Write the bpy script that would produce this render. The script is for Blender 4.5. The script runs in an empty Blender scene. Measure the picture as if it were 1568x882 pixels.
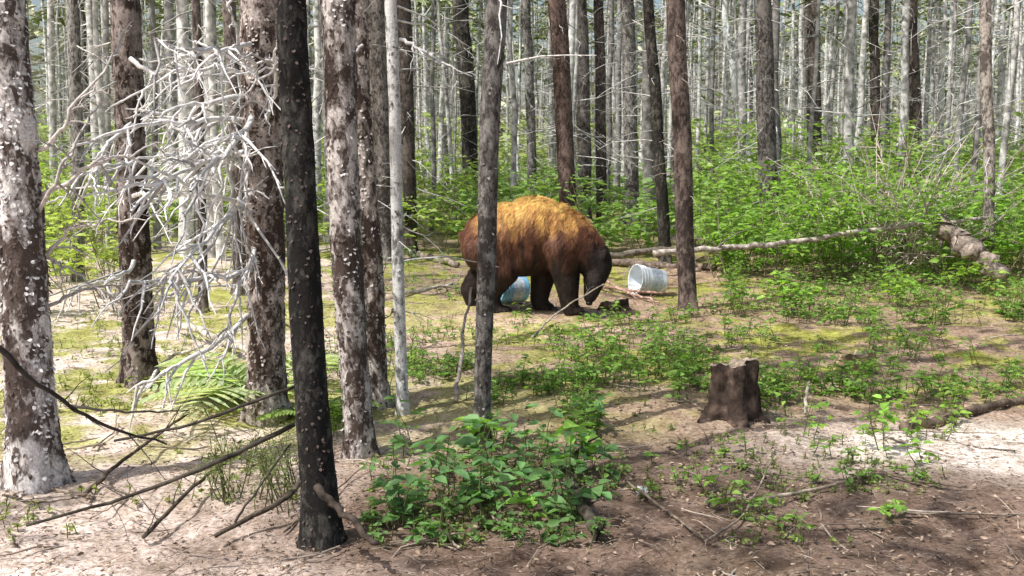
import bpy, math, numpy as np
from mathutils import Vector, Matrix
rng = np.random.default_rng(7)
scene = bpy.context.scene
# ------------------------------------------------------------ basics
F = 1607.0; CH = 1.22; PITCH = math.radians(6.1)
cp, sp = math.cos(PITCH), math.sin(PITCH)
def ray(px, py):
    x = (px-784)/F; y = (441-py)/F
    return np.array([x, cp + y*sp, -sp + y*cp])
def hsh(i):
    i = i.astype(np.int64)
    h = (i[:,0]*374761393 + i[:,1]*668265263 + i[:,2]*1442695041) & 0xffffffff
    h = ((h ^ (h >> 13))*1274126177) & 0xffffffff
    h = ((h ^ (h >> 16))*2246822519) & 0xffffffff
    return ((h ^ (h >> 15)) & 0xffffff)/float(0xffffff)
def vnoise(p):
    p = np.asarray(p, float); i = np.floor(p); f = p-i; u = f*f*(3-2*f); r = 0
    for a in (0,1):
        for b in (0,1):
            for c in (0,1):
                w = (u[:,0] if a else 1-u[:,0])*(u[:,1] if b else 1-u[:,1])*(u[:,2] if c else 1-u[:,2])
                r = r + w*hsh(i+np.array([a,b,c]))
    return r
def fbm(p, o=3):
    r=0; a=1; s=0
    for k in range(o):
        r = r + a*vnoise(np.asarray(p)*2**k+17.3*k); s+=a; a*=.5
    return r/s
def n2(x, y, s, seed=0, o=3):
    x=np.atleast_1d(x).astype(float); y=np.atleast_1d(y).astype(float)
    return fbm(np.stack([x*s, y*s, np.full_like(x, seed+.5)],1), o)
def gh(x, y):
    x=np.atleast_1d(x).astype(float); y=np.atleast_1d(y).astype(float)
    r = (n2(x,y,.35,3)-.5)*.22 + (n2(x,y,1.7,9)-.5)*.11 + (n2(x,y,7,5,2)-.5)*.025
    return r + np.clip(y-11,0,200)*.03
def gz(x,y): return float(gh(x,y)[0])
def GV(px,py):
    px=np.atleast_1d(px).astype(float); py=np.atleast_1d(py).astype(float)
    x=(px-784)/F; yy=(441-py)/F; ry=cp+yy*sp; rz=np.minimum(-sp+yy*cp,-.004); z=np.zeros_like(px)
    for k in range(9):
        t=(CH-z)/(-rz); z=.5*z+.5*gh(x*t,ry*t)
    return np.stack([x*t,ry*t,gh(x*t,ry*t)],1)
def G(px, py): return GV(px,py)[0]
def P(px, py, y):
    r = ray(px,py); t=y/r[1]
    return np.array([r[0]*t, y, CH+r[2]*t])
def norm(a): return a/np.maximum(np.linalg.norm(a,axis=-1,keepdims=True),1e-9)

class MB:
    def __init__(s): s.v=[];s.f=[];s.c=[];s.m=[];s.n=0
    def add(s, v, f, col=(1,1,1), mat=0):
        v=np.asarray(v,float).reshape(-1,3); f=np.asarray(f,int).reshape(-1,4)
        c=np.asarray(col,float)
        if c.ndim==1: c=np.tile(c,(len(v),1))
        s.v.append(v); s.f.append(f+s.n); s.c.append(c); s.m.append(np.full(len(f),mat)); s.n+=len(v)
    def build(s, name, mats, smooth=True, loc=None):
        v=np.concatenate(s.v); f=np.concatenate(s.f); c=np.concatenate(s.c); m=np.concatenate(s.m)
        me=bpy.data.meshes.new(name)
        if loc is not None: v = v-np.array(loc)
        me.vertices.add(len(v)); me.vertices.foreach_set("co", v.ravel())
        me.loops.add(len(f)*4); me.loops.foreach_set("vertex_index", f.ravel().astype(np.int32))
        me.polygons.add(len(f)); me.polygons.foreach_set("loop_start", (np.arange(len(f))*4).astype(np.int32))
        me.polygons.foreach_set("material_index", m.astype(np.int32))
        me.polygons.foreach_set("use_smooth", np.full(len(f), smooth))
        me.update(calc_edges=True)
        a=me.attributes.new("col",'FLOAT_COLOR','POINT')
        a.data.foreach_set("color", np.concatenate([c,np.ones((len(c),1))],1).ravel().astype(np.float32))
        for k in mats: me.materials.append(k)
        ob=bpy.data.objects.new(name, me); scene.collection.objects.link(ob)
        if loc is not None: ob.location=loc
        return ob

def tubes(mb, Pn, R, n=6, col=(1,1,1), mat=0, disp=None):
    Pn=np.asarray(Pn,float); R=np.asarray(R,float)
    if Pn.ndim==2: Pn=Pn[None]; R=R[None]
    N,K,_=Pn.shape
    T=norm(np.gradient(Pn,axis=1))
    mt=norm(T.mean(1)); ref=np.where(np.abs(mt[:,2:3])>.75, np.array([[0,1.,0]]), np.array([[0,0,1.]]))
    ref=np.repeat(ref[:,None],K,1)
    A=norm(np.cross(T,ref)); B=np.cross(T,A)
    th=np.arange(n)/n*2*np.pi
    rr=R[:,:,None]*np.ones(n)
    if disp is not None: rr = rr*disp(Pn,th)
    V=Pn[:,:,None]+rr[...,None]*(np.cos(th)[None,None,:,None]*A[:,:,None]+np.sin(th)[None,None,:,None]*B[:,:,None])
    i=np.arange(n); j=(i+1)%n; k=np.arange(K-1)[:,None]
    q=np.stack([k*n+i, k*n+j, (k+1)*n+j, (k+1)*n+i],-1).reshape(-1,4)
    f=(q[None]+(np.arange(N)*K*n)[:,None,None]).reshape(-1,4)
    c=np.asarray(col,float)
    if c.ndim==2 and len(c)==N: c=np.repeat(c,K*n,0)
    mb.add(V.reshape(-1,3), f, c, mat)
    return V

def leaves(mb, C, D, Nn, L, W, col, mat=0, fold=.15, droop=.15):
    N=len(C); D=norm(D); S=norm(np.cross(D,Nn)); U=np.cross(S,D)
    L=np.broadcast_to(L,(N,))[:,None]; W=np.broadcast_to(W,(N,))[:,None]
    b=C; t=C+L*D-U*L*droop
    r1=C+.33*L*D+.5*W*S+U*W*fold; l1=C+.33*L*D-.5*W*S+U*W*fold
    r2=C+.68*L*D+.4*W*S+U*(W*fold-L*droop*.4); l2=C+.68*L*D-.4*W*S+U*(W*fold-L*droop*.4)
    V=np.stack([b,r1,r2,t,l2,l1],1).reshape(-1,3)
    o=(np.arange(N)*6)[:,None]
    f=np.concatenate([o+[0,1,2,3],o+[0,3,4,5]],0)
    c=np.asarray(col,float)
    if c.ndim==2: c=np.repeat(c,6,0)
    mb.add(V,f,c,mat)

def rdir(N, zlo=-1, zhi=1):
    a=rng.uniform(0,2*np.pi,N); z=rng.uniform(zlo,zhi,N); r=np.sqrt(np.maximum(0,1-z*z))
    return np.stack([r*np.cos(a),r*np.sin(a),z],1)
def jcol(base, N, lo=.6, hi=1.35, yel=.25):
    c=np.tile(np.array(base,float),(N,1))*rng.uniform(lo,hi,(N,1))
    y=rng.uniform(0,yel,(N,1)); c=c*(1-y)+c*np.array([1.7,1.1,.6])*y
    return c
# ------------------------------------------------------------ materials
def newmat(name):
    m=bpy.data.materials.new(name); m.use_nodes=True; nt=m.node_tree
    return m, nt, nt.nodes['Principled BSDF'], nt.nodes['Material Output']
def nd(nt,t,**k):
    n=nt.nodes.new(t)
    for a,b in k.items(): setattr(n,a,b)
    return n
def mixc(nt, f, a, b, mode='MIX'):
    n=nd(nt,'ShaderNodeMix',data_type='RGBA',blend_type=mode)
    for s,v in ((0,f),(6,a),(7,b)):
        if isinstance(v,bpy.types.NodeSocket): nt.links.new(v,n.inputs[s])
        else: n.inputs[s].default_value = v if s==0 else (*v,1)
    return n.outputs[2]
def noise(nt, vec, scale, detail=4, rough=.6):
    n=nd(nt,'ShaderNodeTexNoise'); n.inputs['Scale'].default_value=scale; n.inputs['Detail'].default_value=detail
    n.inputs['Roughness'].default_value=rough; nt.links.new(vec,n.inputs['Vector']); return n.outputs['Fac']
def ramp(nt, fac, a, b, ca=(0,0,0), cb=(1,1,1)):
    n=nd(nt,'ShaderNodeValToRGB'); nt.links.new(fac,n.inputs[0])
    n.color_ramp.elements[0].position=a; n.color_ramp.elements[1].position=b
    n.color_ramp.elements[0].color=(*ca,1); n.color_ramp.elements[1].color=(*cb,1); return n.outputs[0]
def bump(nt, h, bs, strength=.5, dist=.01):
    n=nd(nt,'ShaderNodeBump'); n.inputs['Strength'].default_value=strength; n.inputs['Distance'].default_value=dist
    nt.links.new(h,n.inputs['Height']); nt.links.new(n.outputs[0],bs.inputs['Normal'])
def coords(nt, sc=(1,1,1)):
    t=nd(nt,'ShaderNodeTexCoord'); m=nd(nt,'ShaderNodeMapping'); m.inputs['Scale'].default_value=sc
    nt.links.new(t.outputs['Object'],m.inputs['Vector']); return m.outputs[0]
def attr(nt): return nd(nt,'ShaderNodeAttribute',attribute_name='col').outputs['Color']
def vmat(name, rough=.8, trans=0., nsc=30, namt=.5, spec=.2, bmp=0):
    m,nt,bs,out=newmat(name); c=coords(nt); a=attr(nt)
    k=ramp(nt,noise(nt,c,nsc,2),.3,.7,(1-namt,)*3,(1+namt*.5,)*3)
    col=mixc(nt,1.,a,k,'MULTIPLY'); nt.links.new(col,bs.inputs['Base Color'])
    bs.inputs['Roughness'].default_value=rough; bs.inputs['Specular IOR Level'].default_value=spec
    if bmp: bump(nt,noise(nt,c,nsc*2),bs,.8,bmp)
    if trans:
        tr=nd(nt,'ShaderNodeBsdfTranslucent'); nt.links.new(mixc(nt,1.,col,(1.3,1.5,.6),'MULTIPLY'),tr.inputs[0])
        mx=nd(nt,'ShaderNodeMixShader'); mx.inputs[0].default_value=trans
        nt.links.new(bs.outputs[0],mx.inputs[1]); nt.links.new(tr.outputs[0],mx.inputs[2]); nt.links.new(mx.outputs[0],out.inputs[0])
    return m
def barkmat(name, dark, light, lo, hi, scale=18, rough=.85, bd=.008):
    m,nt,bs,out=newmat(name); c=coords(nt,(1,1,.55)); a=attr(nt)
    v=nd(nt,'ShaderNodeTexVoronoi'); v.inputs['Scale'].default_value=scale*2.6
    wn=nd(nt,'ShaderNodeTexNoise'); wn.inputs['Scale'].default_value=scale; nt.links.new(c,wn.inputs['Vector'])
    wv=mixc(nt,.04,c,wn.outputs['Color'],'ADD'); nt.links.new(wv,v.inputs['Vector'])
    n1=noise(nt,c,scale,6,.7); n3=noise(nt,c,3,2)
    s=nd(nt,'ShaderNodeMath',operation='ADD'); nt.links.new(n1,s.inputs[0])
    s2=nd(nt,'ShaderNodeMath',operation='MULTIPLY_ADD'); nt.links.new(n3,s2.inputs[0]); s2.inputs[1].default_value=.7; s2.inputs[2].default_value=-.35
    nt.links.new(s2.outputs[0],s.inputs[1])
    s3=nd(nt,'ShaderNodeMath',operation='MULTIPLY_ADD'); nt.links.new(v.outputs['Color'],s3.inputs[0]); s3.inputs[1].default_value=.22; nt.links.new(s.outputs[0],s3.inputs[2])
    f=ramp(nt,s3.outputs[0],lo,hi)
    col=mixc(nt,f,dark,light)
    fine=ramp(nt,noise(nt,c,scale*9,3),.3,.7,(.6,)*3,(1.15,)*3)
    col=mixc(nt,1.,col,fine,'MULTIPLY'); col=mixc(nt,1.,col,a,'MULTIPLY')
    nt.links.new(col,bs.inputs['Base Color']); bs.inputs['Roughness'].default_value=rough; bs.inputs['Specular IOR Level'].default_value=.15
    bump(nt,s3.outputs[0],bs,.9,bd)
    return m
M_scaly=barkmat('scaly_spruce_bark',(.10,.076,.066),(.74,.70,.68),.55,.72,16)
M_dark=barkmat('dark_bark',(.018,.017,.016),(.11,.105,.095),.58,.86,26)
M_grey=barkmat('grey_bark',(.08,.07,.065),(.38,.36,.34),.52,.74,24)
M_brown=barkmat('brown_bark',(.06,.048,.044),(.25,.205,.185),.52,.76,24)
M_pale=barkmat('lichen_bark',(.20,.19,.18),(.76,.75,.74),.44,.60,26)
M_far=vmat('distant_bark',.9,0,9,.7)
M_twig=vmat('dead_twig',.85,0,40,.4)
M_leaf=vmat('leaf',.5,.42,25,.35,.35)
M_needle=vmat('needles',.7,0,15,.4)
M_wood=vmat('weathered_wood',.85,0,22,.7,.15,.008)
M_litter=vmat('litter',.9,0,40,.4)
M_flake=vmat('bark_flake',.9,0,60,.4)

# ------------------------------------------------------------ camera, light
cam=bpy.data.cameras.new('camera'); co=bpy.data.objects.new('camera',cam); scene.collection.objects.link(co)
cam.sensor_width=36; cam.lens=36*F/1568; cam.clip_end=600; cam.clip_start=.05
co.location=(0,0,CH); co.rotation_euler=(math.pi/2-PITCH,0,0); scene.camera=co
EL=math.radians(57); hz=np.array([-.82,-.57]); hz/=np.linalg.norm(hz)
SUN=np.array([hz[0]*math.cos(EL),hz[1]*math.cos(EL),math.sin(EL)])
sl=bpy.data.lights.new('sun','SUN'); sl.energy=5; sl.angle=math.radians(.5); sl.color=(1,.97,.92)
so=bpy.data.objects.new('sun',sl); scene.collection.objects.link(so)
so.rotation_euler=Vector(SUN).to_track_quat('Z','Y').to_euler(); so.location=(-10,-6,20)
w=bpy.data.worlds.new('World'); scene.world=w; w.use_nodes=True; nt=w.node_tree
sk=nt.nodes.new('ShaderNodeTexSky'); sk.sky_type='NISHITA'; sk.sun_disc=False; sk.sun_elevation=EL
sk.sun_rotation=math.atan2(hz[0],hz[1]); sk.dust_density=4; sk.air_density=1.3
nt.links.new(sk.outputs[0],nt.nodes['Background'].inputs[0]); nt.nodes['Background'].inputs[1].default_value=.15
scene.view_settings.view_transform='Standard'; scene.view_settings.look='None'; scene.view_settings.exposure=0

# ------------------------------------------------------------ ground
def axis(lo,hi,step,far_lo,far_hi):
    a=list(np.arange(lo,hi,step)); s=step
    while a[-1]<far_hi: s*=1.13; a.append(a[-1]+s)
    s=step; b=[lo]
    while b[-1]>far_lo: s*=1.13; b.append(b[-1]-s)
    return np.array(b[:0:-1]+a)
gx=axis(-6.5,6.5,.035,-250,250); gy=axis(1.8,13,.035,-40,320)
X,Y=np.meshgrid(gx,gy); x=X.ravel(); y=Y.ravel()
near=(1-np.clip((np.hypot(x,y-6)-9)/6,0,1))
z=gh(x,y)+near*((n2(x,y,12,2,3)-.5)*.045)
nx,ny=len(gx),len(gy)
i=np.arange(nx-1)[None]; j=np.arange(ny-1)[:,None]
f=np.stack([j*nx+i,j*nx+i+1,(j+1)*nx+i+1,(j+1)*nx+i],-1).reshape(-1,4)
def ell(x,y,px,py,rx,ry):
    g=G(px,py); return np.exp(-(((x-g[0])/rx)**2+((y-g[1])/ry)**2))
na=n2(x,y,.9,21); nb=n2(x,y,2.7,33); nc=n2(x,y,.5,44); ne=n2(x,y,6,61)
tan=np.array([.44,.33,.25]); sunlit_pale=np.array([.84,.74,.68]); soil=np.array([.21,.155,.125]); moss=np.array([.37,.41,.08])
c=tan[None]*np.ones((len(x),1))
def lay(c,m,col): m=np.clip(m,0,1)[:,None]; return c*(1-m)+col*m
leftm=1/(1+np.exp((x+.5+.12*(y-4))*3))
c=lay(c,leftm,sunlit_pale)  # blown-out sunlight on the left ground, put into its base colour
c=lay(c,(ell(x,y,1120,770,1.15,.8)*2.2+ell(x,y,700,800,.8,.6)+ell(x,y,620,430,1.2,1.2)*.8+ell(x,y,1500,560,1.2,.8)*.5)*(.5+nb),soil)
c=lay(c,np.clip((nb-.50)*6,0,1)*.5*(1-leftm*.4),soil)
c=lay(c,ell(x,y,1540,685,.75,.42)*2.2,np.array([.86,.80,.75]))  # sun patch at lower right, painted as lighter ground colour
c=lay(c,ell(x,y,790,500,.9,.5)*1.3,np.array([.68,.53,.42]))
mm=np.clip((na*.5+ne*.5-.475)*11,0,1)*.9
mm=mm*np.clip(.35+leftm*.6-1.2*np.clip((5.0-y)/1.5,0,1)*leftm+ell(x,y,1250,530,2.4,1.6)+np.clip((y-9)/3,0,1)-ell(x,y,1120,770,1.2,.8)-1.5*ell(x,y,1540,690,.8,.6),0,1)
c=lay(c,mm,moss)
c=lay(c,np.clip((nc-.5)*6,0,1)*.3*(1-leftm)+np.clip((y-12)/12,0,.65),np.array([.15,.20,.05]))
gm,gnt,gbs,gout=newmat('forest_floor'); gc=coords(gnt); ga=attr(gnt)
k1=ramp(gnt,noise(gnt,gc,50,8,.75),.34,.66,(.42,.37,.34),(1.3,1.28,1.26)); k2=ramp(gnt,noise(gnt,gc,7,5,.65),.36,.64,(.68,.64,.59),(1.15,1.15,1.15))
gcol=mixc(gnt,1.,ga,k1,'MULTIPLY'); gcol=mixc(gnt,1.,gcol,k2,'MULTIPLY')
gnt.links.new(gcol,gbs.inputs['Base Color']); gbs.inputs['Roughness'].default_value=.95; gbs.inputs['Specular IOR Level'].default_value=.1
bump(gnt,noise(gnt,gc,60,6,.7),gbs,.8,.008)
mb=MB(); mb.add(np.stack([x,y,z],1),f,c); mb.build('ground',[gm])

# ------------------------------------------------------------ trunks
def trunk(name, base, ctrl, wb, wt, mat, n=28, rough=.10, flakes=0, flakecol=(.6,.57,.55), top=9.5, twigs=(0,0,0), twigcol=(.62,.60,.58), tint=(1,1,1), flare=.35, fth=.44, fs=1.):
    mb=MB(); g=G(*base)
    y0=g[1]; pts=[g]+[P(a,b,y0) for a,b in ctrl]
    d=pts[-1]-pts[-2]; d=d/np.linalg.norm(d); d=norm(d*.5+np.array([0,0,.5])) 
    e=pts[-1]
    while e[2]<top: e=e+d*.8; pts.append(e)
    pts=np.array(pts); zz=pts[:,2]
    step=.02 if n>=32 else (.03 if n>=24 else .12)
    zs=np.concatenate([np.arange(g[2]-.12,min(4.2,top),step),np.arange(min(4.2,top),top,.4)])
    cx=np.interp(zs,zz,pts[:,0]) 
    kk=int(.5/step)|1; pad=np.pad(cx,kk//2,mode='edge'); cx=np.convolve(pad,np.ones(kk)/kk,'valid')[:len(zs)]
    so_=rng.uniform(0,99); cx=cx+(vnoise(np.stack([zs*1.3,zs*0+so_,zs*0],1))-.5)*.03
    cy=y0+(vnoise(np.stack([zs*.9,zs*0+so_+5,zs*0],1))-.5)*.05
    rb=wb/2*y0/F; rt=wt/2*y0/F; ztop=P(0,0,y0)[2]
    rr=np.interp(zs,[g[2],ztop,top+1],[rb,rt,rt*.45])
    rr=rr*(1+flare*np.exp(-(np.maximum(zs-g[2],0))/.10))
    Pn=np.stack([cx,cy,zs],1)
    def disp(Pn_,th):
        K=len(zs); A=np.repeat(th[None],K,0); Z=np.repeat(zs[:,None],len(th),1)
        R=rr[:,None]
        q=np.stack([np.cos(A)*R*1.,np.sin(A)*R,Z*.6],-1).reshape(-1,3)
        h=fbm(q*22+so_,3)-.5
        h2=vnoise(q*60+so_); h2=np.where(h2>.55,.5,0)
        rf=np.cos(A*4+so_)*np.exp(-np.maximum(Z-g[2],0)/.08)*.22
        return (1+(h*2+h2*.5).reshape(K,-1)*rough+rf)[None]
    V=tubes(mb,Pn,rr,n,tint,0,disp)[0]
    if flakes:
        ki=rng.integers(0,int(len(zs)*.9),flakes); ai=rng.integers(0,n,flakes)
        pt=V[ki,ai]; ce=Pn[ki]; o=norm((pt-ce)*[1,1,0]) 
        nn_=fbm(pt*[12,12,5]+so_,3)+rng.normal(0,.025,flakes); lt=np.clip((nn_-fth)*6,0,1)[:,None]
        up=np.tile([0,0,1.],(flakes,1))+rdir(flakes)*.6
        fcc=(np.array([.11,.082,.072])*(1-lt)+np.array(flakecol)*lt)*rng.uniform(.75,1.1,(flakes,1))
        leaves(mb,pt-o*.003+rdir(flakes)*.003,norm(-up+o*rng.uniform(.0,.4,(flakes,1))),o,rng.uniform(.010,.026,flakes)*fs,rng.uniform(.009,.020,flakes)*fs,fcc,1,.05,-.1)
    nt_,l0,l1=twigs
    if nt_:
        zt=rng.uniform(g[2]+.5,min(top,ztop+1.0),nt_); pc=np.stack([np.interp(zt,zs,cx),np.interp(zt,zs,cy),zt],1)
        dr=rdir(nt_,-.45,.3); L=rng.uniform(l0,l1,nt_)
        deadtwigs(mb,pc,dr,L,np.clip(L*.012,.002,.009),twigcol,2)
    return mb.build(name,[mat,M_flake,M_twig],loc=tuple(g))
def deadtwigs(mb,pc,dr,L,r,col,mat=1,K=5,side=3,n=4,droop=.25):
    N=len(pc); t=np.linspace(0,1,K)
    dr=norm(dr); bend=rdir(N)*.25; bend[:,2]-=droop
    Pn=pc[:,None]+dr[:,None]*L[:,None,None]*t[None,:,None]+bend[:,None]*(L[:,None,None]*(t**2)[None,:,None])
    Pn[:,1:-1]+=rng.normal(0,.022,(N,K-2,3))*L[:,None,None]
    R=r[:,None]*(1-.75*t)[None]
    cc=np.array(col)*rng.uniform(.55,1.25,(N,1))
    tubes(mb,Pn,R,n,cc,mat)
    if side:
        idx=np.repeat(np.arange(N),side); s=rng.uniform(.25,.9,len(idx))
        k=np.clip((s*(K-1)).astype(int),0,K-2); fr=s*(K-1)-k
        st=Pn[idx,k]*(1-fr[:,None])+Pn[idx,k+1]*fr[:,None]
        d2=norm(norm(dr[idx])+rdir(len(idx))*1.0); L2=L[idx]*rng.uniform(.12,.42,len(idx))*(1.2-s)
        Q=st[:,None]+d2[:,None]*L2[:,None,None]*np.linspace(0,1,3)[None,:,None]
        Q[:,1]+=rng.normal(0,.05,(len(idx),3))*L2[:,None]
        tubes(mb,Q,(r[idx]*.5)[:,None]*np.array([1,.7,.25])[None],3,cc[idx],mat)

T='spruce_tree'
trunk(T,(62,742),[(45,500),(35,300),(8,0)],74,60,M_scaly,44,.12,7500,(.82,.79,.77),fth=.44)
trunk(T,(212,588),[(202,300),(193,0)],48,42,M_scaly,32,.12,4000,(.34,.28,.25),tint=(.42,.37,.35),twigs=(22,.3,.9),fth=.5)
trunk(T,(412,640),[(405,300),(402,0)],56,58,M_scaly,40,.13,6000,(.70,.62,.57),tint=(.75,.68,.64),twigs=(12,.3,.7),fth=.47)
trunk(T,(497,832),[(478,560),(462,250),(446,0)],56,44,M_dark,40,.08,2500,(.08,.078,.07),tint=(.9,.9,.9),flare=.25,twigs=(5,.1,.35),twigcol=(.12,.11,.1),fth=.5,fs=.7)
trunk(T,(552,702),[(532,450),(522,200),(518,0)],44,50,M_scaly,36,.10,4500,(.66,.63,.62),tint=(.85,.82,.80),flare=.2,fth=.46,fs=.85)
trunk(T,(583,622),[(570,450),(556,200),(545,0)],34,32,M_scaly,32,.10,2800,(.66,.60,.56),tint=(.75,.69,.65),fth=.46)
trunk('slender_spruce_tree',(618,632),[(612,400),(606,200),(601,0)],18,18,M_pale,24,.08,900,(.7,.69,.68),twigs=(24,.15,.6),twigcol=(.66,.64,.62),flare=.1,fth=.4,fs=.8)
trunk(T,(734,686),[(737,560),(745,380),(748,260),(757,100),(764,0)],25,33,M_grey,32,.05,800,(.24,.23,.215),tint=(.68,.67,.67),flare=.3,twigs=(7,.1,.6),fs=.8)
trunk(T,(1053,474),[(1046,250),(1036,0)],27,28,M_brown,24,.05,0,flare=.35,tint=(.95,.88,.86),twigs=(18,.1,.5),twigcol=(.35,.3,.27))
trunk(T,(872,392),[(862,150),(852,0)],26,27,M_brown,24,.05,0,tint=(.95,.82,.80),twigs=(14,.2,.8))
trunk(T,(1019,404),[(1008,200),(993,0)],19,16,M_dark,24,.06,0,tint=(1.6,1.5,1.4),twigs=(24,.2,.8))
trunk(T,(968,352),[(965,180),(961,0)],22,20,M_grey,24,.06,0,twigs=(40,.3,1.2))
trunk(T,(1180,378),[(1174,180),(1168,0)],30,25,M_grey,24,.06,0,tint=(.6,.57,.57),twigs=(60,.3,1.1))
trunk(T,(1515,424),[(1513,200),(1509,0)],17,17,M_grey,24,.06,0,tint=(1.5,1.4,1.35),twigs=(36,.2,.8))
trunk(T,(724,335),[(716,150),(706,0)],24,24,M_dark,24,.06,0,tint=(1.8,1.7,1.6),twigs=(30,.3,1.2))
trunk(T,(922,348),[(920,180),(917,0)],17,15,M_brown,24,.06,0,twigs=(30,.3,1.2))
trunk(T,(897,350),[(893,150),(888,0)],20,22,M_grey,24,.06,0,tint=(.8,.75,.75),twigs=(26,.3,1.))
trunk(T,(628,385),[(626,200),(618,0)],20,22,M_brown,24,.06,0,tint=(.7,.7,.7),twigs=(26,.3,1.))
trunk(T,(590,400),[(582,200),(574,0)],24,28,M_grey,24,.06,0,tint=(.9,.85,.85),twigs=(24,.3,1.))
trunk(T,(1251,318),[(1246,150),(1242,0)],23,20,M_brown,24,.06,0,twigs=(50,.3,1.1))
trunk(T,(1403,322),[(1400,150),(1396,0)],20,17,M_brown,24,.06,0,tint=(.9,.85,.85),twigs=(50,.3,1.1))
trunk(T,(1342,325),[(1340,150),(1338,0)],15,14,M_brown,24,.06,0,tint=(.7,.7,.7),twigs=(40,.3,1.1))
trunk(T,(312,478),[(306,250),(300,0)],14,13,M_brown,24,.06,0,twigs=(28,.2,.8))
trunk(T,(368,450),[(362,250),(352,0)],20,20,M_brown,24,.06,0,twigs=(28,.2,.9))
trunk(T,(120,430),[(118,250),(112,0)],18,18,M_grey,24,.06,0,twigs=(28,.2,.9))
trunk(T,(815,330),[(812,150),(806,0)],14,14,M_grey,24,.06,0,twigs=(30,.3,1.2))
trunk('leaning_birch_tree',(1163,330),[(1130,160),(1112,40),(1110,0)],13,9,M_pale,24,.04,0,tint=(1.15,1.2,1.2),top=8,flare=.1)

# dead limb sprays on the left trees
def spray(name, limbs, col, dens=1., rm=1.35):
    mb=MB()
    for (p0,p1,p2,r) in limbs:
        r=r*rm
        t=np.linspace(0,1,16)[:,None]
        pts=(1-t)**2*p0+2*t*(1-t)*p1+t*t*p2; pts[1:]+=np.cumsum(rng.normal(0,.009,(15,3)),0)
        R=r*(1-.7*t[:,0])
        tubes(mb,pts,R,8,np.array(col)*rng.uniform(.75,1.1),0,lambda P_,th:1+.35*(rng.random((1,16,8))-.5))
        L=np.linalg.norm(p2-p0); m=int((5+L*7)*dens)
        s=rng.uniform(.15,1,m); st=np.stack([np.interp(s,t[:,0],pts[:,a]) for a in range(3)],1)
        ax=norm(p2-p0); d=norm(ax*.9+rdir(m)*.8+np.array([0,0,-.3]))
        deadtwigs(mb,st,d,L*rng.uniform(.15,.5,m)*(1.15-s*.6),np.full(m,r*.55),col,0,7,4,5,.35)
    return mb.build(name,[M_twig])
white=(.82,.80,.79)
A=P
L=[]
for (a,b,c_,r) in [((395,150),(330,130),(215,190),.013),((400,165),(340,210),(290,300),.013),((395,235),(330,230),(225,330),.013),
    ((398,290),(330,330),(250,420),.012),((395,330),(300,300),(180,250),.011),((400,405),(330,440),(200,440),.011),
    ((398,470),(300,560),(200,610),.012),((390,60),(330,90),(240,60),.010),((400,360),(350,420),(330,520),.010),((395,110),(300,60),(200,130),.009),
    ((400,200),(420,120),(435,60),.008),((395,190),(300,160),(100,215),.012),((400,260),(300,215),(150,260),.010),((398,130),(360,60),(345,10),.009)]:
    y=5.2; L.append((A(*a,y+.15),A(*b,y-.4+rng.uniform(-.2,.2)),A(*c_,y-.8+rng.uniform(-.4,.5)),r))
spray('dead_spruce_limb',L,white)
L=[]
for (a,b,c_,r) in [((60,230),(120,170),(170,60),.009),((55,330),(120,230),(160,150),.009),((40,420),(130,330),(190,330),.009),
    ((62,300),(150,240),(250,215),.010),((70,470),(150,440),(240,455),.008),((60,390),(110,400),(175,480),.008)]:
    y=4.1; L.append((A(*a,y),A(*b,y-.1+rng.uniform(-.3,.3)),A(*c_,y+rng.uniform(-.3,.6)),r))
spray('dead_spruce_limb',L,(.6,.55,.52),.8,1.0)
L=[]
for (a,b,c_,r) in [((200,190),(150,230),(110,330),.011),((205,300),(260,300),(330,250),.01),((205,400),(150,440),(100,440),.01),((200,90),(260,110),(320,50),.01),((203,250),(130,250),(95,300),.01)]:
    y=6.0; L.append((A(*a,y),A(*b,y-.3),A(*c_,y-.5+rng.uniform(-.3,.5)),r))
spray('dead_spruce_limb',L,white,.9)
L=[(A(612,60,5.6),A(660,80,5.5),A(722,122,5.4),.008),(A(555,70,4.9),A(500,110,4.7),A(440,180,4.6),.006)]
spray('dead_spruce_limb',L,(.66,.64,.63),.5)

# ------------------------------------------------------------ distant forest
def sprayclumps(mb, C, D, L, k=8, col=(.06,.09,.03), wid=.2, mat=0):
    N=len(C); D=norm(D); S=norm(np.cross(D,np.tile([0,0,1.],(N,1)))+1e-3)
    idx=np.repeat(np.arange(N),k); s=rng.uniform(0,1,len(idx)); sg=rng.choice([-1,1],len(idx))[:,None]
    c=C[idx]+D[idx]*(s*L[idx])[:,None]+rng.normal(0,.05,(len(idx),3))*L[idx][:,None]
    d=norm(D[idx]*.7+S[idx]*sg*.8+rng.normal(0,.25,(len(idx),3)))
    ll=L[idx]*rng.uniform(.35,.7,len(idx))*(1.15-.6*s)
    nn=np.tile([0,0,1.],(len(idx),1))+rng.normal(0,.4,(len(idx),3))
    leaves(mb,c,d,nn,ll,ll*wid,jcol(col,len(idx)),mat,.05,.15)
mb=MB(); N=680
d=13+ (rng.random(N)**.8)*66; px=rng.uniform(-150,1720,N)
keep=~((d<17)&(px>560)&(px<1120))
d=d[keep];px=px[keep];N=len(d)
tx=(px-784)/F*d; ty=d; tz=gh(tx,ty)
rad=rng.uniform(.03,.105,N); K=12
tt=np.linspace(0,1,K); H=rng.uniform(9,14,N)
lean=rng.normal(0,.032,(N,2))
Pn=np.zeros((N,K,3)); Pn[:,:,0]=tx[:,None]+lean[:,:1]*H[:,None]*tt+rng.normal(0,.02,(N,K)); Pn[:,:,1]=ty[:,None]+lean[:,1:]*H[:,None]*tt
Pn[:,:,2]=tz[:,None]-.1+H[:,None]*tt
R=rad[:,None]*(1-.6*tt); R[:,0]*=1.3
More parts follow.
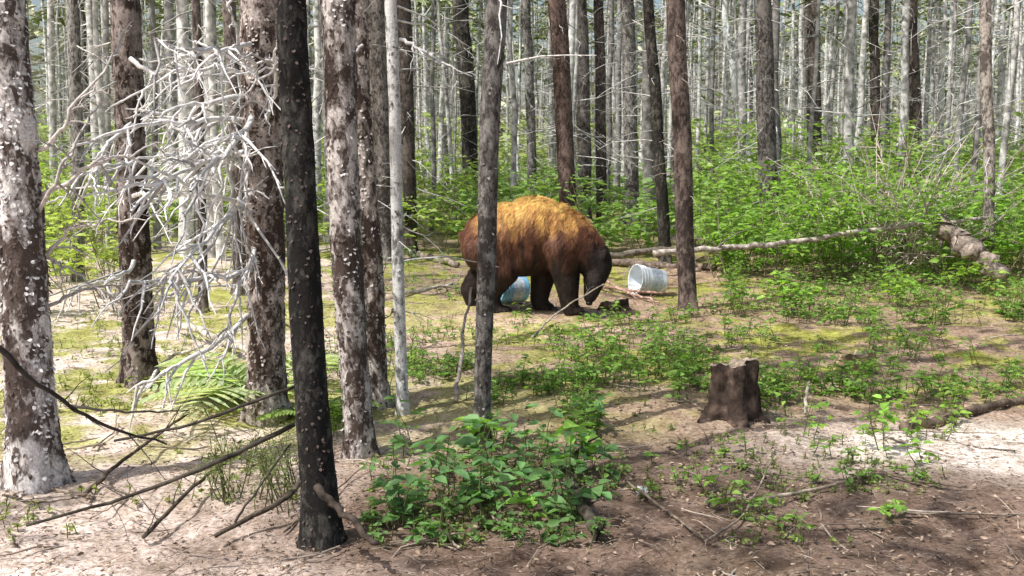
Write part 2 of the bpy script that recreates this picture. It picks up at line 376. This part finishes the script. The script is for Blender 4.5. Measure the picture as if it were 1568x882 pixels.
tone=rng.random((N,1))**.7; tc=np.array([.11,.095,.088])*(1-tone)+np.array([.82,.80,.78])*tone
tubes(mb,Pn,R,8,tc,0)
NT=24; idx=np.repeat(np.arange(N),NT); zt=rng.uniform(.03,.6,len(idx))
def onT(idx,zt): return np.stack([tx[idx]+lean[idx,0]*H[idx]*zt, ty[idx]+lean[idx,1]*H[idx]*zt, tz[idx]+H[idx]*zt],1)
deadtwigs(mb,onT(idx,zt),rdir(len(idx),-.5,.3),rng.uniform(.4,1.5,len(idx)),rng.uniform(.006,.015,len(idx)),(.74,.72,.70),0,4,2,3,.15)
NB=11; idx=np.repeat(np.arange(N),NB); zt=rng.uniform(.55,1,len(idx))
sprayclumps(mb,onT(idx,zt),rdir(len(idx),-.35,.15),(1.25-zt)*rng.uniform(1.2,2.,len(idx)),8,(.24,.32,.12),.25,1)
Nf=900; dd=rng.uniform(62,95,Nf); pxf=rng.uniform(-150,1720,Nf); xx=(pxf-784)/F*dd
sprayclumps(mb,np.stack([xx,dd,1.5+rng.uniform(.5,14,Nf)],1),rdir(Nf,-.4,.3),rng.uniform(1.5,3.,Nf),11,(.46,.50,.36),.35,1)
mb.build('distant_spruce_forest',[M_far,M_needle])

# ------------------------------------------------------------ unseen overhead boughs, added and placed by the lit mask to cast dapples
s_=.16; cx_,cy_=np.meshgrid(np.arange(-16,13,s_),np.arange(0,26,s_)); cx_=cx_.ravel()+rng.uniform(-.07,.07,cx_.size); cy_=cy_.ravel()+rng.uniform(-.07,.07,cy_.size)
lit=np.full(cx_.shape,.52)
lm=1/(1+np.exp((cx_-.0+.12*(cy_-4))*4)); lit=lit*(1-lm)+.95*lm
lit=np.where(cy_>11.5,np.maximum(lit,.85),lit)
LIT=[(760,505,1.2,.4,.5),(1080,470,.6,.9,.4),(1000,610,.45,.55,.4),(1540,685,1.0,.6,1.6),(1350,590,1.1,.2,.5),(1430,385,1.6,1.5,.3),(670,440,.9,1.2,.35),(600,720,.4,.5,.3),(1250,440,1.,1.5,.25),(870,690,.3,.3,.45),(1200,490,.8,.25,.35),(760,720,.4,.25,.3)]
DARK=[(1080,775,.95,.6,1.0),(1400,510,1.0,.4,.3),(870,570,.7,.35,.35),(740,820,.5,.3,.5)]
for a,b,rx,ry,v in LIT: lit=lit+v*ell(cx_,cy_,a,b,rx,ry)
for a,b,rx,ry,v in DARK: lit=lit-v*.6*ell(cx_,cy_,a,b,rx,ry)
lit=lit+1.1*np.exp(-(((cx_-.7)/1.05)**2+((cy_-9.9)/.7)**2))
nz=.4*n2(cx_,cy_,1.1,71,2)+.6*n2(cx_,cy_,3.0,77,2)
rank=np.argsort(np.argsort(nz))/len(nz)
keep=rank>lit
cx_,cy_=cx_[keep],cy_[keep]; N=len(cx_)
zc=rng.uniform(5.6,7.5,N); t=zc/SUN[2]
C=np.stack([cx_+SUN[0]*t,cy_+SUN[1]*t,zc],1)
mb=MB(); sprayclumps(mb,C-0.04,rdir(N,-.3,.2),rng.uniform(.13,.20,N),9,(.08,.12,.04),.55,0)
mb.build('shade_boughs',[M_needle])

# ------------------------------------------------------------ undergrowth
GRN=(.20,.37,.09)
def plants(mb, B, H, nl, ls, col=GRN, wr=.55, stemcol=(.14,.15,.06)):
    N=len(B); top=rdir(N,0,.5)*.35; top[:,2]=1; top=norm(top)
    t=np.array([0,.5,1.]); H=np.broadcast_to(H,(N,))
    Pn=B[:,None]+top[:,None]*H[:,None,None]*t[None,:,None]; Pn[:,1]+=rng.normal(0,.05,(N,3))*H[:,None]
    tubes(mb,Pn,(.002+.004*H)[:,None]*np.array([1,.7,.3]),4,stemcol,0)
    ns=3; si=np.repeat(np.arange(N),ns); ss=rng.uniform(.2,.8,len(si)); sb=Pn[si,0]*(1-ss[:,None])+Pn[si,2]*ss[:,None]
    sd=norm(rdir(len(si),.1,.8)); sl_=H[si]*rng.uniform(.25,.5,len(si)); se=sb+sd*sl_[:,None]
    tubes(mb,np.stack([sb,(sb+se)/2+[0,0,.02],se],1),(.0012+.002*H[si])[:,None]*np.array([1,.7,.3]),3,stemcol,0)
    idx=np.repeat(np.arange(N),nl); j=rng.integers(0,ns+1,len(idx)); s=rng.uniform(.4,1.02,len(idx))[:,None]
    sh=idx*ns+np.minimum(j,ns-1)
    p=np.where((j==ns)[:,None], Pn[idx,0]*(1-s)+Pn[idx,2]*s, sb[sh]*(1-s)+se[sh]*s)
    d=rdir(len(idx),-.15,.4); off=d*(rng.uniform(.0,.12,len(idx))*H[idx])[:,None]
    nn=np.tile([0,0,1.],(len(idx),1))+rng.normal(0,.3,(len(idx),3))
    l=ls*rng.uniform(.5,1.2,len(idx))
    leaves(mb,p+off,d,nn,l,l*wr,jcol(col,len(idx)),1,.12,.25)
def region(px0,px1,py0,py1,n,clump=.35):
    out=np.zeros((0,3))
    while len(out)<n:
        g=GV(rng.uniform(px0,px1,n*2),rng.uniform(py0,py1,n*2))
        out=np.vstack([out,g[n2(g[:,0],g[:,1],2.2,55,2)>clump]])
    return out[:n]
mb=MB()
for (a,b,c_,d_,n,h0,h1,nl,ls,col,cl) in [
    (600,950,650,810,40,.08,.30,9,.075,(.15,.31,.12),.36),
    (560,930,690,840,110,.03,.14,8,.042,(.15,.30,.10),.38),
    (630,920,560,680,150,.04,.15,8,.040,GRN,.46),
    (780,1050,490,600,200,.05,.20,10,.046,(.22,.40,.09),.46),
    (630,800,500,600,80,.03,.12,7,.035,GRN,.5),
    (1030,1568,480,620,380,.03,.20,9,.045,(.21,.38,.09),.50),
    (1100,1568,400,500,460,.06,.38,12,.055,(.22,.40,.10),.45),
    (1150,1480,600,680,45,.03,.18,7,.045,(.24,.42,.08),.52),
    (500,640,520,680,110,.04,.2,8,.035,(.24,.40,.09),.45),
    (900,1420,690,840,40,.03,.12,8,.038,GRN,.45),
    (60,460,470,640,220,.02,.10,8,.026,(.32,.42,.10),.5),
    (0,460,640,840,50,.02,.07,7,.022,(.30,.38,.10),.52),
    (320,460,640,840,70,.05,.28,12,.018,(.20,.28,.10),.5),
    (430,700,390,460,80,.05,.2,8,.05,GRN,.45),
    (560,1450,480,840,600,.01,.05,6,.020,(.24,.34,.10),.5)]:
    B=region(a,b,c_,d_,n,cl); plants(mb,B,rng.uniform(h0,h1,len(B)),nl,ls,col)
mb.build('low_green_plants',[M_twig,M_leaf])
mb=MB()
def shrubs(px0,px1,d0,d1,n,h0,h1,nl,ls,col,cl=.42):
    px=rng.uniform(px0,px1,n); d=rng.uniform(d0,d1,n); x=(px-784)/F*d
    k=n2(x,d,.6,91,2)>cl; x=x[k]; d=d[k]; n=len(x)
    B=np.stack([x,d,gh(x,d)],1); plants(mb,B,rng.uniform(h0,h1,n),nl,ls,col,.6,(.25,.22,.15))
shrubs(1090,1700,11.5,17,320,.4,1.45,42,.11,(.25,.43,.11),.38)
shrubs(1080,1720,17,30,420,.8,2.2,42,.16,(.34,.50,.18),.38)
shrubs(-150,180,9,20,220,.3,1.3,40,.09,(.38,.50,.14),.38)
shrubs(-150,720,14,32,520,.4,1.5,42,.14,(.36,.49,.17))
shrubs(700,1100,14,32,380,.4,1.3,40,.14,(.26,.41,.15),.38)
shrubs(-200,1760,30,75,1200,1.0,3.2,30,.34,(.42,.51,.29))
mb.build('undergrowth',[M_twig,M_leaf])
for (px,py,h,n) in [(1190,400,.95,120),(1265,430,1.3,160),(1330,420,1.0,120),(1210,480,.5,80),(1375,470,.55,90),(1130,420,.6,70),(1480,450,.5,70),(1240,400,1.5,170)]:
    mb=MB(); g=G(px,py)
    nb=7; B=np.repeat(g[None],nb,0)+rng.normal(0,.12,(nb,3))*[1,1,0]; B[:,2]=gh(B[:,0],B[:,1])
    plants(mb,B,rng.uniform(.5,1,nb)*h,n//5,.095,(.29,.48,.10),.55); mb.build('hazel_sapling',[M_twig,M_leaf])
for (px,py,h,nl,ls) in [(1345,690,.28,12,.07),(1230,670,.22,9,.05),(868,735,.26,10,.10),(725,690,.2,9,.08),(480,660,.26,9,.07),(1405,715,.15,8,.06),(1080,755,.12,8,.04),(1360,800,.1,8,.05),(800,800,.12,9,.06)]:
    mb=MB(); g=G(px,py); plants(mb,np.array([g,g+[.03,.02,0]]),np.array([h,h*.8]),nl,ls,(.24,.46,.09),.55); mb.build('leafy_seedling',[M_twig,M_leaf])
mb=MB(); g=P(1350,330,13); g[2]=gz(g[0],g[1]); n=110
deadtwigs(mb,np.repeat(g[None],n,0)+rng.normal(0,.3,(n,3))*[1,1,0],rdir(n,.3,1),rng.uniform(.8,2.1,n),np.full(n,.012),(.78,.64,.60),0,5,6,3,0)
mb.build('dead_bush',[M_twig])
def fern(name,px,py,h,nf,col):
    mb=MB(); g=G(px,py)
    for k in range(nf):
        a=rng.uniform(0,2*np.pi); Lf=h*rng.uniform(.7,1.1); d=np.array([math.cos(a),math.sin(a)*.8,rng.uniform(.6,1.1)]); d/=np.linalg.norm(d)
        t=np.linspace(0,1,16)[:,None]; pts=g+d*Lf*t+np.array([0,0,-1])*Lf*.55*t**2
        tubes(mb,pts,.004*(1-.8*t[:,0]),4,(.12,.16,.05),0)
        D=norm(np.gradient(pts,axis=0)); S=norm(np.cross(D,[0,0,1.]))
        w=np.sin(np.pi*(.12+.88*t))*Lf*.3
        for sg in (-1,1):
            leaves(mb,pts,norm(S*sg+D*.4),np.tile([0,0,1.],(16,1)),w[:,0]+.005,.028,jcol(col,16,.8,1.2),1,.05,.1)
    mb.build(name,[M_twig,M_leaf])
fern('fern_plant',405,620,.9,12,(.52,.64,.40)); fern('fern_plant',345,600,.5,7,(.46,.58,.32)); fern('fern_plant',470,640,.5,6,(.28,.42,.13))

# ------------------------------------------------------------ litter
mb=MB(); N=11000
px=rng.uniform(-60,1640,N); yy=2.2+rng.random(N)**1.3*12; xx=(px-784)/F*yy
C=np.stack([xx,yy,gh(xx,yy)+.012],1); d=rdir(N,-.12,.22); L=rng.uniform(.02,.09,N); L[:320]*=4
Pn=C[:,None]+d[:,None]*L[:,None,None]*np.linspace(-.5,.5,4)[None,:,None]; Pn[:,1:3]+=rng.normal(0,.08,(N,2,3))*L[:,None,None]*[1,1,.3]
R=np.clip(L*.014,.0008,.005)[:,None]*np.array([1,.9,.7,.3])
tone=rng.random((N,1)); tubes(mb,Pn,R,4,np.array([.10,.07,.055])*(1-tone)+np.array([.58,.49,.41])*tone,0)
N=28000; px=rng.uniform(-60,1640,N); yy=2.2+rng.random(N)**1.3*11; xx=(px-784)/F*yy
C=np.stack([xx,yy,gh(xx,yy)+.010+rng.uniform(0,.014,N)],1); l=rng.uniform(.008,.030,N)
tone=rng.random((N,1)); leaves(mb,C,rdir(N,-.2,.3),np.tile([0,0,1.],(N,1))+rng.normal(0,.5,(N,3)),l,l*rng.uniform(.1,.5,N),np.array([.15,.10,.065])*(1-tone)+np.array([.52,.40,.31])*tone,0,.2,.2)
mb.build('forest_litter',[M_litter])

def stick(name, pts, r0, r1, col, mat=M_wood, n=10, side=0, rough=.2, sub_=16, tw=1.):
    mb=MB(); pts=np.array(pts); s=np.linspace(0,1,len(pts)); u=np.linspace(0,1,sub_)
    q=np.stack([np.interp(u,s,pts[:,a]) for a in range(3)],1)
    for _ in range(3): q[1:-1]=q[:-2]*.25+q[1:-1]*.5+q[2:]*.25
    q[1:-1]+=rng.normal(0,r0*.35,(sub_-2,3))
    R=np.linspace(r0,r1,sub_)
    q=np.vstack([q[:1],q,q[-1:]]); R=np.concatenate([[.0005],R,[.0005]])
    tubes(mb,q,R,n,np.array(col),0,lambda P_,th:1+rough*(rng.random((1,len(q),n))-.5))
    if side:
        ii=rng.integers(1,len(q)-1,side); L=np.linalg.norm(pts[-1]-pts[0])
        deadtwigs(mb,q[ii],norm(rdir(side)+norm(pts[-1]-pts[0])),L*rng.uniform(.1,.3,side)*tw,np.full(side,r0*.35),np.array(col),0,4,2,4,.1)
    return mb.build(name,[mat])
def GR(px,py,h=.02): g=G(px,py); g[2]+=h; return g
stick('fallen_branch',[P(-20,520,2.6),P(60,590,2.7),P(150,650,2.8),P(255,680,3.0)],.008,.003,(.05,.045,.04),side=3)
stick('fallen_branch',[P(110,622,3.2),P(200,632,3.2),P(290,628,3.3)],.005,.002,(.07,.06,.05),side=2)
stick('fallen_branch',[P(175,675,3.2),P(300,650,3.2),P(385,615,3.3),P(450,592,3.4)],.004,.006,(.07,.06,.05),side=2)
stick('fallen_branch',[P(40,805,2.9),P(200,760,3.1),P(330,710,3.2),P(450,650,3.4)],.004,.009,(.08,.07,.055),side=4)
stick('fallen_branch',[P(360,800,3.1),P(400,740,3.2),P(445,680,3.4)],.004,.003,(.07,.06,.05),side=3)
stick('fallen_branch',[GR(330,838,.04),GR(440,800,.09),GR(480,760,.12)],.008,.012,(.10,.08,.06),side=2)
stick('fallen_branch',[P(485,745,3.35),P(530,790,3.25),P(580,832,3.15)],.014,.009,(.07,.055,.045))
stick('fallen_branch',[GR(215,610,.03),GR(260,575,.12),P(310,530,6.0)],.012,.008,(.7,.65,.6))
stick('fallen_branch',[GR(130,770,.03),GR(190,720,.05),GR(290,650,.06)],.009,.006,(.12,.09,.07),side=5)
stick('fallen_branch',[GR(220,835,.03),GR(300,770,.07),GR(400,700,.09)],.008,.006,(.10,.08,.06),side=6)
stick('fallen_log',[GR(270,510,.08),GR(330,530,.08),GR(400,560,.06)],.03,.02,(.6,.55,.45),side=3)
stick('fallen_log',[GR(858,718,.04),GR(880,770,.04),GR(915,830,.04)],.028,.02,(.09,.075,.06),n=14,side=3)
stick('fallen_branch',[GR(1170,772),GR(1260,755),GR(1340,735)],.008,.005,(.4,.33,.26))
stick('fallen_branch',[GR(1080,838),GR(1140,800),GR(1185,725,.08)],.005,.003,(.32,.26,.2),side=2)
stick('fallen_branch',[GR(1330,725),GR(1400,745),GR(1480,752)],.006,.004,(.2,.15,.12))
stick('fallen_log',[GR(1385,660),GR(1460,645),GR(1580,615)],.028,.022,(.16,.12,.09),n=12)
stick('fallen_branch',[GR(960,745),GR(1040,805),GR(1080,835)],.006,.004,(.25,.2,.15),side=2)
stick('fallen_log',[GR(925,408,.06),GR(1010,412,.06),GR(1095,416,.05)],.055,.04,(.22,.17,.14),n=14,side=3)
stick('fallen_log',[GR(630,395,.05),GR(700,410,.05)],.05,.04,(.3,.25,.2),n=12)
stick('leaning_dead_log',[P(1000,388,11.2),P(1150,377,11.3),P(1300,357,11.4),P(1510,334,11.6)],.034,.022,(.46,.40,.35),n=12,side=7,sub_=30,tw=.6)
stick('leaning_dead_log',[P(925,392,12.),P(1020,383,12.2),P(1090,378,12.4)],.04,.03,(.2,.17,.14),n=12,side=6,tw=.6)
stick('fallen_log',[P(1440,350,11.4),P(1480,375,11.2),P(1535,425,10.8)],.11,.09,(.33,.27,.23),n=18,sub_=24,side=4)
stick('fallen_branch',[GR(1290,420,.3),GR(1360,400,.3),GR(1430,375,.35)],.02,.012,(.55,.45,.38),side=8,tw=2)
stick('fallen_branch',[GR(900,430,.1),GR(960,455,.05),GR(1010,468,.03)],.018,.010,(.5,.34,.27),side=4)
stick('fallen_branch',[GR(905,440,.03),GR(1000,462,.08),GR(1030,455,.04)],.015,.010,(.44,.28,.22),side=4)
stick('fallen_branch',[GR(815,520,.02),GR(860,490,.1),P(925,435,8.6)],.008,.005,(.45,.4,.33),side=1)
stick('fallen_branch',[GR(698,620),P(708,520,5.8),P(722,440,5.9)],.012,.006,(.4,.33,.3))
stick('fallen_branch',[GR(620,455,.04),GR(670,450,.08),GR(700,440,.04)],.02,.012,(.5,.45,.4),side=5)
stick('dead_snag',[GR(1232,640),P(1234,600,5.25),P(1240,585,5.25)],.010,.006,(.55,.5,.42))
for k in range(40):
    a=rng.uniform(0,1540); b=rng.uniform(640,835) if k<28 else rng.uniform(420,540); g=G(a,b); g[2]+=.015; dd=rdir(1,-.02,.05)[0]*rng.uniform(.1,.35)
    stick('fallen_branch',[g-dd,g,g+dd+rng.normal(0,.06,3)*[1,1,.2]],.005,.002,np.array((.35,.29,.23))*rng.uniform(.25,1.3),side=3)

# ------------------------------------------------------------ stump
def stump(name,px,py,r,h,col=(.13,.09,.07)):
    g=G(px,py); mb=MB(); n=56; K=30; zs=np.linspace(-.06,h,K); th=np.arange(n)/n*2*np.pi
    V=np.zeros((K,n,3))
    for k,z_ in enumerate(zs):
        fl=1+.8*np.exp(-max(z_,0)/(.07))*(.5+.5*np.cos(th*5+1))+.10*np.cos(th*5+1)
        q=np.stack([np.cos(th)*3,np.sin(th)*3,np.full(n,z_*6)],1)
        q2=np.stack([np.cos(th)*9,np.sin(th)*9,np.full(n,z_*9)],1)
        rr=r*fl*(.88+.3*(fbm(q)-.5)+.35*(fbm(q2,2)-.5))
        tz_=z_+(.04*(vnoise(np.stack([np.cos(th)*4,np.sin(th)*4,th*0],1))-.5)+.02*np.cos(th+.5))*(max(z_,0)/h)**2
        V[k]=np.stack([np.cos(th)*rr,np.sin(th)*rr,tz_],1)
    i=np.arange(n); j=(i+1)%n; kk=np.arange(K-1)[:,None]
    f=np.stack([kk*n+i,kk*n+j,(kk+1)*n+j,(kk+1)*n+i],-1).reshape(-1,4)
    pv=V.reshape(-1,3); t_=np.clip((fbm(pv*14+g,3)-.48)*6,0,1)[:,None]
    cc=np.array(col)*(1-t_)*.7+np.array(col)*2.0*t_
    mb.add(pv+g,f,cc,0)
    rings=[V[-1]+[0,0,.001]]
    for s in (.85,.6,.35,.1,.001):
        q=V[-1]*[s,s,1]; q[:,2]=q[:,2]*s+h*(1-s)-.012*(1-s)+rng.normal(0,.003,n); rings.append(q)
    W=np.stack(rings); K2=len(rings); kk=np.arange(K2-1)[:,None]
    f=np.stack([kk*n+i,kk*n+j,(kk+1)*n+j,(kk+1)*n+i],-1).reshape(-1,4)
    mb.add(W.reshape(-1,3)+g,f,(.34,.27,.21),0)
    return mb.build(name,[M_wood])
stump('tree_stump',1120,640,.118,.275,(.085,.06,.048))
stump('tree_stump',940,474,.11,.08,(.10,.07,.05))
stump('tree_stump',1312,560,.10,.08,(.3,.22,.13))

# ------------------------------------------------------------ buckets
def bucket(name, loc, axis, col, r0=.125, r1=.15, h=.36):
    m,nt,bs,out=newmat(name+'_plastic'); c=coords(nt)
    cc=mixc(nt,ramp(nt,noise(nt,c,14,5),.52,.8),col,tuple(np.array(col)*.5)); nt.links.new(cc,bs.inputs['Base Color']); bs.inputs['Roughness'].default_value=.45
    prof=[(.0,0),(r0*.9,0),(r0,.006),(r0+.002,.02)]
    for t in np.linspace(.1,.68,6): prof.append((r0+(r1-r0)*t,h*t))
    for z_ in (.76,.86):
        rr=r0+(r1-r0)*z_; prof+=[(rr,h*z_-.004),(rr+.007,h*z_),(rr+.007,h*z_+.006),(rr,h*z_+.01)]
    prof+=[(r1,h*.985),(r1+.008,h*.985),(r1+.008,h),(r1-.004,h),(r1-.005,h*.97),(r0-.003,.012),(0,.010)]
    n=48; th=np.arange(n)/n*2*np.pi; pr=np.array(prof)
    V=np.stack([pr[:,:1]*np.cos(th),pr[:,:1]*np.sin(th),np.repeat(pr[:,1:],n,1)],-1); K=len(pr)
    rot=np.array(Vector(axis).to_track_quat('Z','X').to_matrix())
    i=np.arange(n); j=(i+1)%n; kk=np.arange(K-1)[:,None]
    f=np.stack([kk*n+i,kk*n+j,(kk+1)*n+j,(kk+1)*n+i],-1).reshape(-1,4)
    mb=MB(); mb.add(V.reshape(-1,3)@rot.T+loc,f,(1,1,1),0)
    a=np.linspace(0,np.pi,24); hp=np.stack([np.cos(a)*(r1+.012),np.sin(a)*r1*.75, np.full(24,h*.86)+np.sin(a)*.12],1)
    tubes(mb,hp@rot.T+loc,np.full(24,.003),6,(.4,.4,.4),1)
    a=np.linspace(-2.6,-.6,16); zz=np.array([.2,.6])*h
    W=np.stack([[ ((r0+(r1-r0)*z_/h)+.0015)*np.cos(a), ((r0+(r1-r0)*z_/h)+.0015)*np.sin(a), np.full(16,z_)] for z_ in zz]).transpose(0,2,1)
    k=np.arange(15); f=np.stack([k,k+1,k+17,k+16],1)
    mb.add(W.reshape(-1,3)@rot.T+loc,f,(.55,.62,.68),1)
    return mb.build(name,[m,M_twig])
g=G(1014,452)
bucket('white_plastic_bucket', g+np.array([.0,0,.135]), (-1,-.40,.14), (.70,.76,.80), h=.32)
g=G(796,466)
bucket('blue_plastic_bucket', g+np.array([0.03,.1,.14]), (-.75,-.55,.05), (.22,.50,.72), h=.34)
mb=MB(); g=GR(985,762,.02); n=30
leaves(mb,g+rng.normal(0,.006,(n,3)),rdir(n),rdir(n),.025,.02,(.8,.8,.82),0); mb.build('paper_scrap',[M_litter])

# ------------------------------------------------------------ bear
BO=G(815,478) 
def ico(c,r,rot=0):
    bpy.ops.mesh.primitive_uv_sphere_add(segments=24,ring_count=14,radius=1,location=c,rotation=(0,rot,0)); o=bpy.context.object; o.scale=r; return o
parts=[]
def E(c,r,rot=0): parts.append(ico(c,r,rot))
def CAP(p0,r0,p1,r1,k=7):
    for t in np.linspace(0,1,k):
        p=np.array(p0)*(1-t)+np.array(p1)*t; r=r0*(1-t)+r1*t; E(tuple(p),(r,r,r))
E((-.36,0,.61),(.255,.23,.28)); E((-.20,0,.67),(.33,.27,.305)); E((.0,0,.70),(.33,.25,.32)); E((.19,0,.67),(.27,.22,.29)); E((.24,0,.77),(.15,.13,.16))
E((-.10,0,.56),(.36,.24,.23)); E((.33,0,.62),(.19,.19,.22))
CAP((.33,0,.67),.205,(.54,-.04,.47),.15)
E((.575,-.06,.43),(.118,.125,.13)); CAP((.565,-.09,.37),.105,(.515,-.16,.19),.062); E((.508,-.168,.165),(.055,.052,.05))
for sy in (-1,1): E((.635,-.05+sy*.095,.545),(.030,.048,.052))
E((-.608,0,.68),(.035,.03,.055))
def front(y,x0,xf):
    CAP((x0,y,.60),.155,(x0+(xf-x0)*.5,y,.38),.115); CAP((x0+(xf-x0)*.5,y,.38),.115,(xf,y,.12),.082); CAP((xf,y,.10),.078,(xf+.015,y,.05),.072,3); E((xf+.05,y,.042),(.095,.072,.042))
front(-.13,.27,.33); front(.13,.14,.05)
def hind(y,xf):
    hx=-.38; kx=xf+.16
    CAP((hx,y*.9,.57),.19,(kx*.6+hx*.4,y,.40),.15); CAP((kx*.6+hx*.4,y,.40),.145,(xf-.03,y,.19),.088); CAP((xf-.03,y,.19),.084,(xf,y,.06),.068,4); E((xf+.055,y,.042),(.11,.068,.042))
hind(-.14,-.32); hind(.14,-.54)
for o in bpy.context.selected_objects: o.select_set(False)
for o in parts: o.select_set(True)
bpy.context.view_layer.objects.active=parts[0]; bpy.ops.object.join(); bo=bpy.context.object
bpy.ops.object.transform_apply(location=True,rotation=True,scale=True)
md=bo.modifiers.new('r','REMESH'); md.mode='VOXEL'; md.voxel_size=.014
md=bo.modifiers.new('s','SMOOTH'); md.iterations=12; md.factor=.6
dg=bpy.context.evaluated_depsgraph_get(); me=bpy.data.meshes.new_from_object(bo.evaluated_get(dg)); bpy.data.objects.remove(bo)
me.calc_loop_triangles(); nv=len(me.vertices); v=np.zeros(nv*3); me.vertices.foreach_get('co',v); v=v.reshape(-1,3)
vn=np.zeros(nv*3); me.vertices.foreach_get('normal',vn); vn=vn.reshape(-1,3)
tr=np.zeros(len(me.loop_triangles)*3,int); me.loop_triangles.foreach_get('vertices',tr); tr=tr.reshape(-1,3)
v=v+vn*((fbm(v*[12,10,4],3)-.5)*.04*np.clip((v[:,2]-.3)/.2,.2,1)*np.clip((.52-v[:,0])/.08,.25,1))[:,None]
def furcol(p):
    n=fbm(p*[18,14,5],3)-.5; n_f=vnoise(p*[60,50,16])-.5
    gold=np.array([.84,.46,.14]); brn=np.array([.18,.075,.042]); blk=np.array([.030,.020,.017])
    h=(p[:,2]-.68)/.27+n*1.15
    h=h-np.clip((-.40-p[:,0])/.16,0,1)*.7-np.clip((p[:,0]-.38)/.18,0,1)*.45
    a=np.clip(h,0,1)[:,None]; b=np.clip((p[:,2]-.40+n*.4)/.32,0,1)[:,None]
    c=blk*(1-b)+brn*b; c=c*(1-a)+gold*a
    hd=np.clip((p[:,0]-.46)/.08,0,1)[:,None]*np.clip((.68-p[:,2])/.1,0,1)[:,None]; c=c*(1-hd)+blk*hd
    return np.maximum(c*(1+n_f[:,None]*.8),.004)
fc=[tuple(p.vertices) for p in me.polygons]
fa=np.array([q if len(q)==4 else (q[0],q[1],q[2],q[2]) for q in fc])
yaw=math.radians(-6); Rz=np.array([[math.cos(yaw),-math.sin(yaw),0],[math.sin(yaw),math.cos(yaw),0],[0,0,1]])
BO[2]-=.01
mb=MB(); mb.add(v@Rz.T+BO,fa,furcol(v)*.7,0)
a,b,c_=v[tr[:,0]],v[tr[:,1]],v[tr[:,2]]; ar=np.linalg.norm(np.cross(b-a,c_-a),axis=1); NH=200000
ti=rng.choice(len(tr),NH,p=ar/ar.sum()); u1=np.sqrt(rng.random(NH)); u2=rng.random(NH)
w0,w1,w2=(1-u1)[:,None],(u1*(1-u2))[:,None],(u1*u2)[:,None]
p=w0*a[ti]+w1*b[ti]+w2*c_[ti]; n_=norm(w0*vn[tr[ti,0]]+w1*vn[tr[ti,1]]+w2*vn[tr[ti,2]])
cmb=np.tile([-.4,0,-.85],(NH,1)); cmb[:,0]=np.where(p[:,2]<.38,-.1,-.4)
q=p*9; cl=np.stack([vnoise(q),vnoise(q+31),vnoise(q+57)],1)-.5; q=p*38; cl2=np.stack([vnoise(q),vnoise(q+31),vnoise(q+57)],1)-.5
dirn=cmb+cl*.9+cl2*1.0; dirn=dirn-(dirn*n_).sum(1)[:,None]*n_; dirn=norm(dirn)
leg=np.clip((p[:,2]-.2)/.25,0,1); head=np.clip((p[:,0]-.46)/.1,0,1)*(p[:,2]<.62)
Lh=(.014+.036*leg*(1-.8*head))*rng.uniform(.6,1.3,NH); Lh=np.where(p[:,2]<.07,Lh*.6,Lh)
S=norm(np.cross(dirn,n_)); W_=(.0018*rng.uniform(.6,1.4,NH))[:,None]; Lh=Lh[:,None]; lift=rng.uniform(.06,.28,(NH,1))
m_=p+dirn*Lh*.5+n_*Lh*lift; e_=p+dirn*Lh*1.0+n_*Lh*lift*1.0+rng.normal(0,.08,(NH,3))*Lh
V=np.stack([p-S*W_,p+S*W_,m_+S*W_*.8,m_-S*W_*.8,e_+S*W_*.15,e_-S*W_*.15],1).reshape(-1,3)
o=(np.arange(NH)*6)[:,None]; f=np.concatenate([o+[0,1,2,3],o+[3,2,4,5]],0)
hc=furcol(p)*rng.uniform(.65,1.35,(NH,1)); hc6=hc[:,None]*np.array([.55,.55,.95,.95,1.3,1.3])[None,:,None]
mb.add(V@Rz.T+BO,f,np.clip(hc6,0,.85).reshape(-1,3),0)
def blob(c,r,col):
    nu,nv_=12,8; u=np.arange(nu)/nu*2*np.pi; vv=np.linspace(.02,np.pi-.02,nv_); U,Vv=np.meshgrid(u,vv)
    q=np.stack([np.cos(U)*np.sin(Vv)*r[0],np.sin(U)*np.sin(Vv)*r[1],np.cos(Vv)*r[2]],-1).reshape(-1,3)+c
    i=np.arange(nu); j=(i+1)%nu; kk=np.arange(nv_-1)[:,None]
    mb.add(q@Rz.T+BO,np.stack([kk*nu+i,kk*nu+j,(kk+1)*nu+j,(kk+1)*nu+i],-1).reshape(-1,4),col,1)
blob(np.array([.503,-.18,.118]),(.03,.028,.022),(.01,.01,.01))
for sy in(-1,1): blob(np.array([.61,-.11+sy*.06,.34]),(.011,.011,.011),(.01,.008,.006))
for (fx,fy) in ((.33,-.13),(.05,.13),(-.32,-.14),(-.54,.14)):
    for k in range(5):
        s=np.array([fx+.125,fy+(k-2)*.022,.035]); tubes(mb,np.array([s,s+[.02,0,.0],s+[.035,0,-.02]])@Rz.T+BO,np.array([.006,.005,.001]),5,(.03,.025,.02),1)
M_fur=vmat('bear_fur',.6,0,8,.1,.25); M_nose=vmat('bear_nose',.3,0,8,.1,.5)
mb.build('cinnamon_black_bear',[M_fur,M_nose],loc=tuple(BO))
print('verts', sum(len(m.vertices) for m in bpy.data.meshes))
